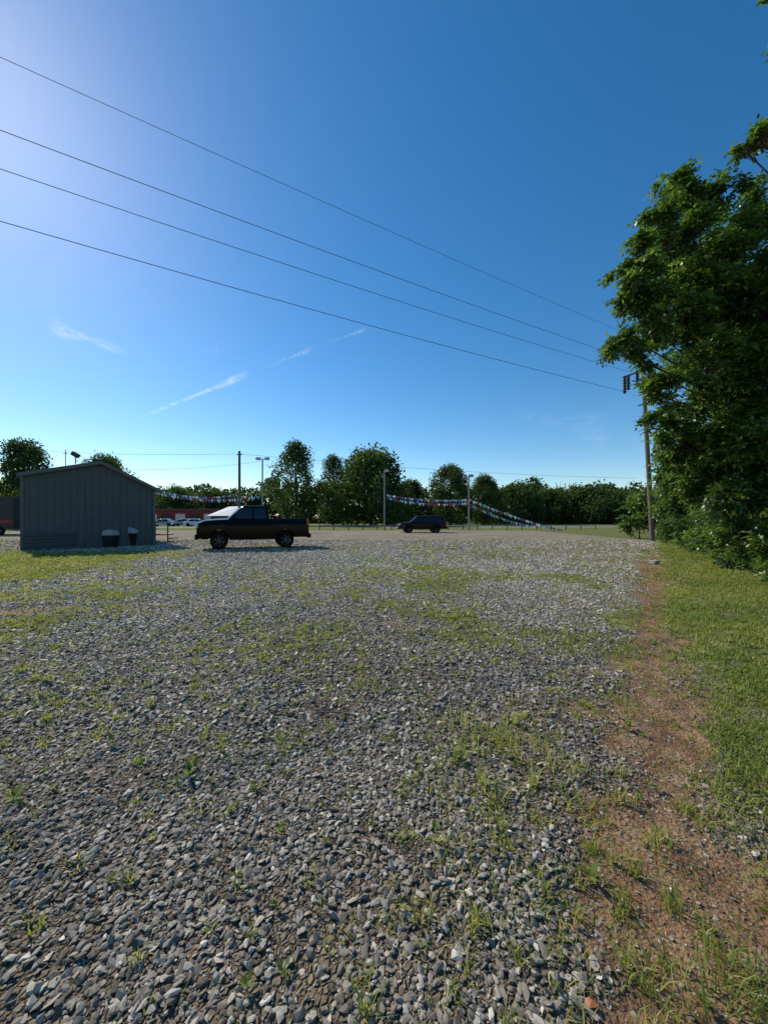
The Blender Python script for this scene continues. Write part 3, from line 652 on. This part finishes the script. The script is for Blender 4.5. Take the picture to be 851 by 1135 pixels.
    for wx in(f,rx):
        for s in(-1,1):
            c=(wx,s*(W-.15),wr)
            o=MB().lathe([(wr*.64,-.11),(wr*.8,-.135),(wr*.94,-.125),(wr,-.09),(wr,.09),(wr*.94,.125),(wr*.8,.135),(wr*.64,.11),(wr*.6,0)],c,32).build('wheel',tyre,e,smooth=True)
            rm=MB();rm.lathe([(0,s*.05),(wr*.16,s*.06),(wr*.18,s*.03),(wr*.18,s*.01)],c,20);rm.lathe([(wr*.57,s*.10),(wr*.63,s*.115),(wr*.63,s*.0),(wr*.55,-s*.08)],c,28)
            for k in range(6):
                a_=k*math.pi/3+.3;Mx=Matrix.Rotation(-a_,3,'Y');v=Mx@Vector((wr*.37,0,0));rm.box((c[0]+v.x,c[1]+s*.06,c[2]+v.z),(wr*.46,.035,wr*.13),M=Mx)
            rm.build('rim',rimm,o);MB().lathe([(0,s*.0),(wr*.5,s*.0)],c,20).build('brake_disc',plast,o)
    wf_=W*lerp(p['wid'],x1);zh=p['zh']
    for s in(-1,1):
        MB().box((x1-.10,s*(wf_-.13),zh-.1),(.26,.30,.17)).build('headlight',hl,e,bevel=.04)
        MB().box((x0+.06,s*(W*lerp(p['wid'],x0)-.07),p['tlz']),(.12,.17,p['tlh'])).build('tail_light',tl,e,bevel=.02)
        MB().box((xb1-.32,s*(W+.13),zb+.14),(.13,.2,.22)).box((xb1-.32,s*(W+.01),zb+.06),(.06,.16,.05)).build('wing_mirror',plast,e,bevel=.025)
        for hx in p['handles']: MB().box((hx,s*(W*.985+.02),shl-.12),(.2,.03,.035)).build('door_handle',p.get('hm',plast),e,bevel=.008)
        for hx in p['seams']: MB().box((hx,s*(W*.985),(shl+zs)/2+.05),(.014,.02,(shl-zs)*.8)).build('door_seam',plast,e)
        MB().box(((f+rx)/2,s*(W*.93),zs-.02),(abs(f-rx)-2.3*ar,.14,.06)).build('side_step',plast,e,bevel=.02)
    MB().box((x1-.01,0,zs+.12),(.22,wf_*1.86,.26)).build('front_bumper',p.get('bm',plast),e,bevel=.06)
    MB().box((x0-.04,0,zs+.1),(.2,W*1.84,.22)).build('rear_bumper',p.get('bm',plast),e,bevel=.05)
    MB().box((x1+.0,0,zh-.14),(.05,wf_*1.1,.3)).build('grille',plast,e,bevel=.02)
    MB().box((x1+.11,0,zs+.16),(.02,.34,.15)).build('licence_plate',platem,e)
    return e
tk=dict(W=2.02,wr=.43,sill=.50,wf=1.78,wrx=-1.62,x0=-2.88,x1=2.84,shoulder=1.24,crown=.05,lowz=[(-2.88,.66),(-2.6,.55),(2.5,.50),(2.84,.58)],tumble=.80,
 topz=[(-2.88,1.47),(-.80,1.45),(-.78,1.43),(1.25,1.41),(1.9,1.39),(2.5,1.34),(2.76,1.25),(2.84,1.10)],wid=[(-2.88,.97),(-2.5,1),(2.3,1),(2.65,.97),(2.84,.90)],bed=(-2.82,-.82),
 gh=(-.76,1.36,-.60,.66,1.42,2.07),win=[(-.62,.06,-.52,.06),(.14,1.14,.14,.66)],zh=1.20,tlz=1.26,tlh=.36,handles=(.30,-.42),seams=(.10,1.28,-.66))
ang=math.atan2(-1.2,-3.06)
fw=G(243,609.5);rw=G(317,607.8);mid=(fw+rw)/2
dv=Vector((math.cos(ang),math.sin(ang),0));lv=Vector((-dv.y,dv.x,0))
sct=(fw-rw).length/3.40
tr=vehicle('pickup_truck','black pickup truck parked side on in front of the shed','pickup truck',mid-dv*.08-lv*.87,ang,tk,paint['black'])
tr.scale=(sct,sct,1.08)
suv=dict(W=1.88,wr=.36,sill=.38,wf=1.42,wrx=-1.38,x0=-2.35,x1=2.38,shoulder=.98,crown=.04,lowz=[(-2.35,.5),(-2.1,.38),(2.1,.38),(2.38,.46)],
 topz=[(-2.35,1.0),(-2.28,1.12),(1.25,1.10),(1.9,1.05),(2.25,.96),(2.38,.82)],wid=[(-2.35,.90),(-2.0,.99),(0,1),(1.9,.98),(2.2,.92),(2.38,.80)],
 gh=(-2.30,1.30,-2.02,.55,1.10,1.76),win=[(-1.95,-1.12,-1.80,-1.12),(-1.02,-.12,-1.02,-.12),(-.02,1.0,-.02,.52)],zh=.94,tlz=.98,tlh=.3,handles=(-.8,.2),seams=(-1.07,-.07,1.05))
g1=G(452,590.8);g2=G(483,590.2);mid=(g1+g2)/2
sv=vehicle('estate_car','dark maroon estate car parked alone in the middle distance','car',mid+Vector((0,.8,0)),R(188),suv,paint['maroon'])
sv.scale=(1.08,1,1.04)
rk=MB()
for s in(-1,1): rk.tube([(-1.8,s*.6,1.83),(.3,s*.6,1.83)],.025,6)
for xx in(-1.4,-.2): rk.tube([(xx,-.6,1.83),(xx,.6,1.83)],.02,6)
for s in(-1,1):
    for xx in(-1.7,.2): rk.tube([(xx,s*.6,1.70),(xx,s*.6,1.84)],.02,5)
rk.build('roof_rack',plast,sv)
sed=dict(W=1.8,wr=.33,sill=.3,wf=1.4,wrx=-1.35,x0=-2.3,x1=2.3,shoulder=.82,crown=.04,lowz=[(-2.3,.42),(-2.1,.3),(2.1,.3),(2.3,.36)],
 topz=[(-2.3,.82),(-2.2,.95),(-1.5,.99),(1.1,.96),(1.8,.86),(2.2,.74),(2.3,.64)],wid=[(-2.3,.86),(-2.0,.97),(0,1),(1.9,.97),(2.3,.78)],
 gh=(-1.85,1.25,-1.05,.30,.95,1.44),win=[(-1.35,-.25,-.92,-.25),(-.17,.92,-.17,.28)],zh=.78,tlz=.82,tlh=.18,handles=(-.5,.35),seams=(-.2,))
for x,Yd,c,lab,rz in[(181,70,'white','white car parked in front of the left end of the red building',185),(203,72,'silver','silver car, middle of the row before the red building',178),(219,69,'white','white car nearest to the pale roofed building',5)]:
    vehicle('parked_car',lab,'car',((x-CX)/FP*Yd,Yd,0),R(rz),sed,paint[c],'cars parked at the red building')
# red building, pale roofed building
redm=mat('red_siding',(.30,.035,.03),.7,var=.15,scale=1);wh=mat('white_siding',(.7,.7,.68),.6,var=.05)
rbx0=(160-CX)/FP*84;rbx1=(243-CX)/FP*84
e=empty('red_building',(rbx0,84,0),0,'long low red building with pale doors across the road','building');Lb=rbx1-rbx0
MB().box((Lb/2,4,1.7),(Lb,8,3.4)).build('wall',redm,e);MB().prism([(-.4,3.4),(Lb+.4,3.4),(Lb+.4,3.62),(-.4,3.62)],-.6,8.6).build('roof',roofm,e)
for k in range(5):
    o=MB().box((1.8+k*3.2,-.03,1.3),(2.2,.08,2.4)).build('door',wh if k%2==0 else shedd,e)
xw=(249-CX)/FP*54
e=empty('pale_roofed_building',(xw,54,0),0,'small building with a bright white pitched roof behind the pickup','building')
MB().box((0,2,.95),(4.2,3.6,1.9)).build('wall',shedd,e)
MB().add([(-2.5,-.2,1.9),(2.4,-.2,1.9),(2.4,4.2,1.9),(-2.5,4.2,1.9),(-.3,2.2,3.3),(2.0,2.2,3.4)],[(0,1,5,4),(1,2,5),(2,3,4,5),(3,0,4),(0,3,2,1)]).build('roof',wh,e)
MB().box((.5,.16,.95),(.9,.06,1.8)).build('door',trim,e)
tx=(-8-CX)/FP*34
e=empty('box_trailer',(tx,34,0),R(0),'dark box trailer cut off by the left edge beyond the shed','trailer')
MB().box((-1.2,2,2.0),(4.6,2.4,2.9)).build('body',mat('trailer_skin',(.025,.03,.036),.4,spec=.2),e,bevel=.05)
MB().box((-1.2,.77,1.25),(4.6,.03,.3)).build('stripe',redm,e);MB().box((-1.2,2,3.5),(4.7,2.5,.08)).build('roof',shedd,e)
for wx in(-.2,-1.3):
    o=MB().lathe([(.2,-.1),(.38,-.12),(.4,0),(.38,.12),(.2,.1)],(wx,.9,.4),20).build('wheel',tyre,e);MB().lathe([(0,-.06),(.22,-.07),(.22,.05)],(wx,.9,.4),16).build('rim',rimm,o)
# ---------------- small things on the ground
tw=G(375,793);tw.z=float(gh(tw.x,tw.y))+.03
o=MB().tube([(-.17,.02,0),(-.05,0,.015),(.06,-.01,.01),(.17,-.035,0)],[.006,.008,.007,.004],6).tube([(.03,0,.01),(.08,.04,.03),(.1,.07,.03)],[.005,.004,.002],5).build('twig',wood);o.location=tw;setp(o,'dry brown twig lying on the gravel','twig')
sc_=G(655,1107);sc_.z=float(gh(sc_.x,sc_.y))+.012
o=MB().add([(-.014,-.010,0),(.013,-.011,.004),(.016,.008,.002),(0,.014,.008),(-.016,.010,.003),(0,0,.009)],[(0,1,5),(1,2,5),(2,3,5),(3,4,5),(4,0,5)]).build('dry_leaf',mat('orange_leaf',(.45,.14,.05),.6,var=.3,scale=60));o.location=sc_;setp(o,'curled orange dead leaf on the dirt at the bottom of the photo','leaf')
bl=G(725,625);e=MB().box((0,0,.06),(.28,.2,.12)).build('concrete_block',mat('pale_concrete',(.32,.30,.27),.9,var=.15,scale=20,bump=.4),bevel=.015);e.location=bl;e.rotation_euler=(0,0,.4);setp(e,'small pale block lying at the far end of the dirt track','block')
# ---------------- thin clouds
def cloud_mat(name,op,sx,sy,thr):
    m=bpy.data.materials.new(name);m.use_nodes=True;n=m.node_tree.nodes;l=m.node_tree.links;n.remove(n['Principled BSDF']);out=n['Material Output']
    tc=n.new('ShaderNodeTexCoord');mp=n.new('ShaderNodeMapping');mp.inputs['Scale'].default_value=(sx,sy,1);l.new(tc.outputs['Generated'],mp.inputs[0])
    nz=n.new('ShaderNodeTexNoise');nz.inputs['Scale'].default_value=3;nz.inputs['Detail'].default_value=8;nz.inputs['Roughness'].default_value=.65;nz.inputs['Distortion'].default_value=.5;l.new(mp.outputs[0],nz.inputs['Vector'])
    at=n.new('ShaderNodeAttribute');at.attribute_name='v'
    a=n.new('ShaderNodeMapRange');a.inputs[1].default_value=thr;a.inputs[2].default_value=thr+.3;l.new(nz.outputs['Fac'],a.inputs[0])
    mu=n.new('ShaderNodeMath');mu.operation='MULTIPLY';l.new(a.outputs[0],mu.inputs[0]);l.new(at.outputs['Fac'],mu.inputs[1])
    m2=n.new('ShaderNodeMath');m2.operation='MULTIPLY';l.new(mu.outputs[0],m2.inputs[0]);m2.inputs[1].default_value=op
    t=n.new('ShaderNodeBsdfTransparent');d=n.new('ShaderNodeBsdfTranslucent');d.inputs['Color'].default_value=(.95,.95,.95,1)
    x=n.new('ShaderNodeMixShader');l.new(m2.outputs[0],x.inputs[0]);l.new(t.outputs[0],x.inputs[1]);l.new(d.outputs[0],x.inputs[2]);l.new(x.outputs[0],out.inputs['Surface']);return m
cmt=cloud_mat('contrail',.6,7,3,.38);cmf=cloud_mat('contrail_faint',.32,7,3,.42);cml=cloud_mat('wisp_left',.42,4,3,.36);cmw=cloud_mat('wisp',.12,4,2,.4)
ALT=2500
def skyp(x,y):
    Yd=(ALT-CH)*FP/(HY-y);return np.array(((x-CX)/FP*Yd,Yd,ALT))
def cloud(p0,p1,wpx,label,m):
    nu,nv=40,9;V=[];vv=[]
    for j in range(nv):
        for i in range(nu):
            t=i/(nu-1);s=j/(nv-1)*2-1;wv=wpx*(.35+.65*t)*(1+.3*math.sin(t*9))
            x=p0[0]+(p1[0]-p0[0])*t;y=p0[1]+(p1[1]-p0[1])*t+s*wv/2
            V.append(skyp(x,y));vv.append(max(0,(1-s*s))**1.3*min(1,t*6)*min(1,(1-t)*6)*(.5+.5*t))
    V=np.array(V);c=V.mean(0);ii=np.arange(nu*nv).reshape(nv,nu);Fq=np.stack([ii[:-1,:-1],ii[:-1,1:],ii[1:,1:],ii[1:,:-1]],-1).reshape(-1,4)
    o=npmesh('cloud',V-c,Fq,m,v=np.array(vv));o.location=c;setp(o,label,'cloud')
cloud((148,466),(276,414),10,'longest streak of broken contrail low in the left sky',cmt)
cloud((292,408),(348,386),8,'middle streak of broken contrail above the far trees',cmf)
cloud((362,380),(408,364),6,'short right end of the broken contrail',cmf)
cloud((145,392),(52,360),22,'faint wispy cloud left of the contrail',cml)
cloud((222,388),(244,386),12,'tiny puff of cloud above the contrail',cmw)
cloud((560,455),(680,480),40,'faint hazy wisp low in the right sky',cmw)
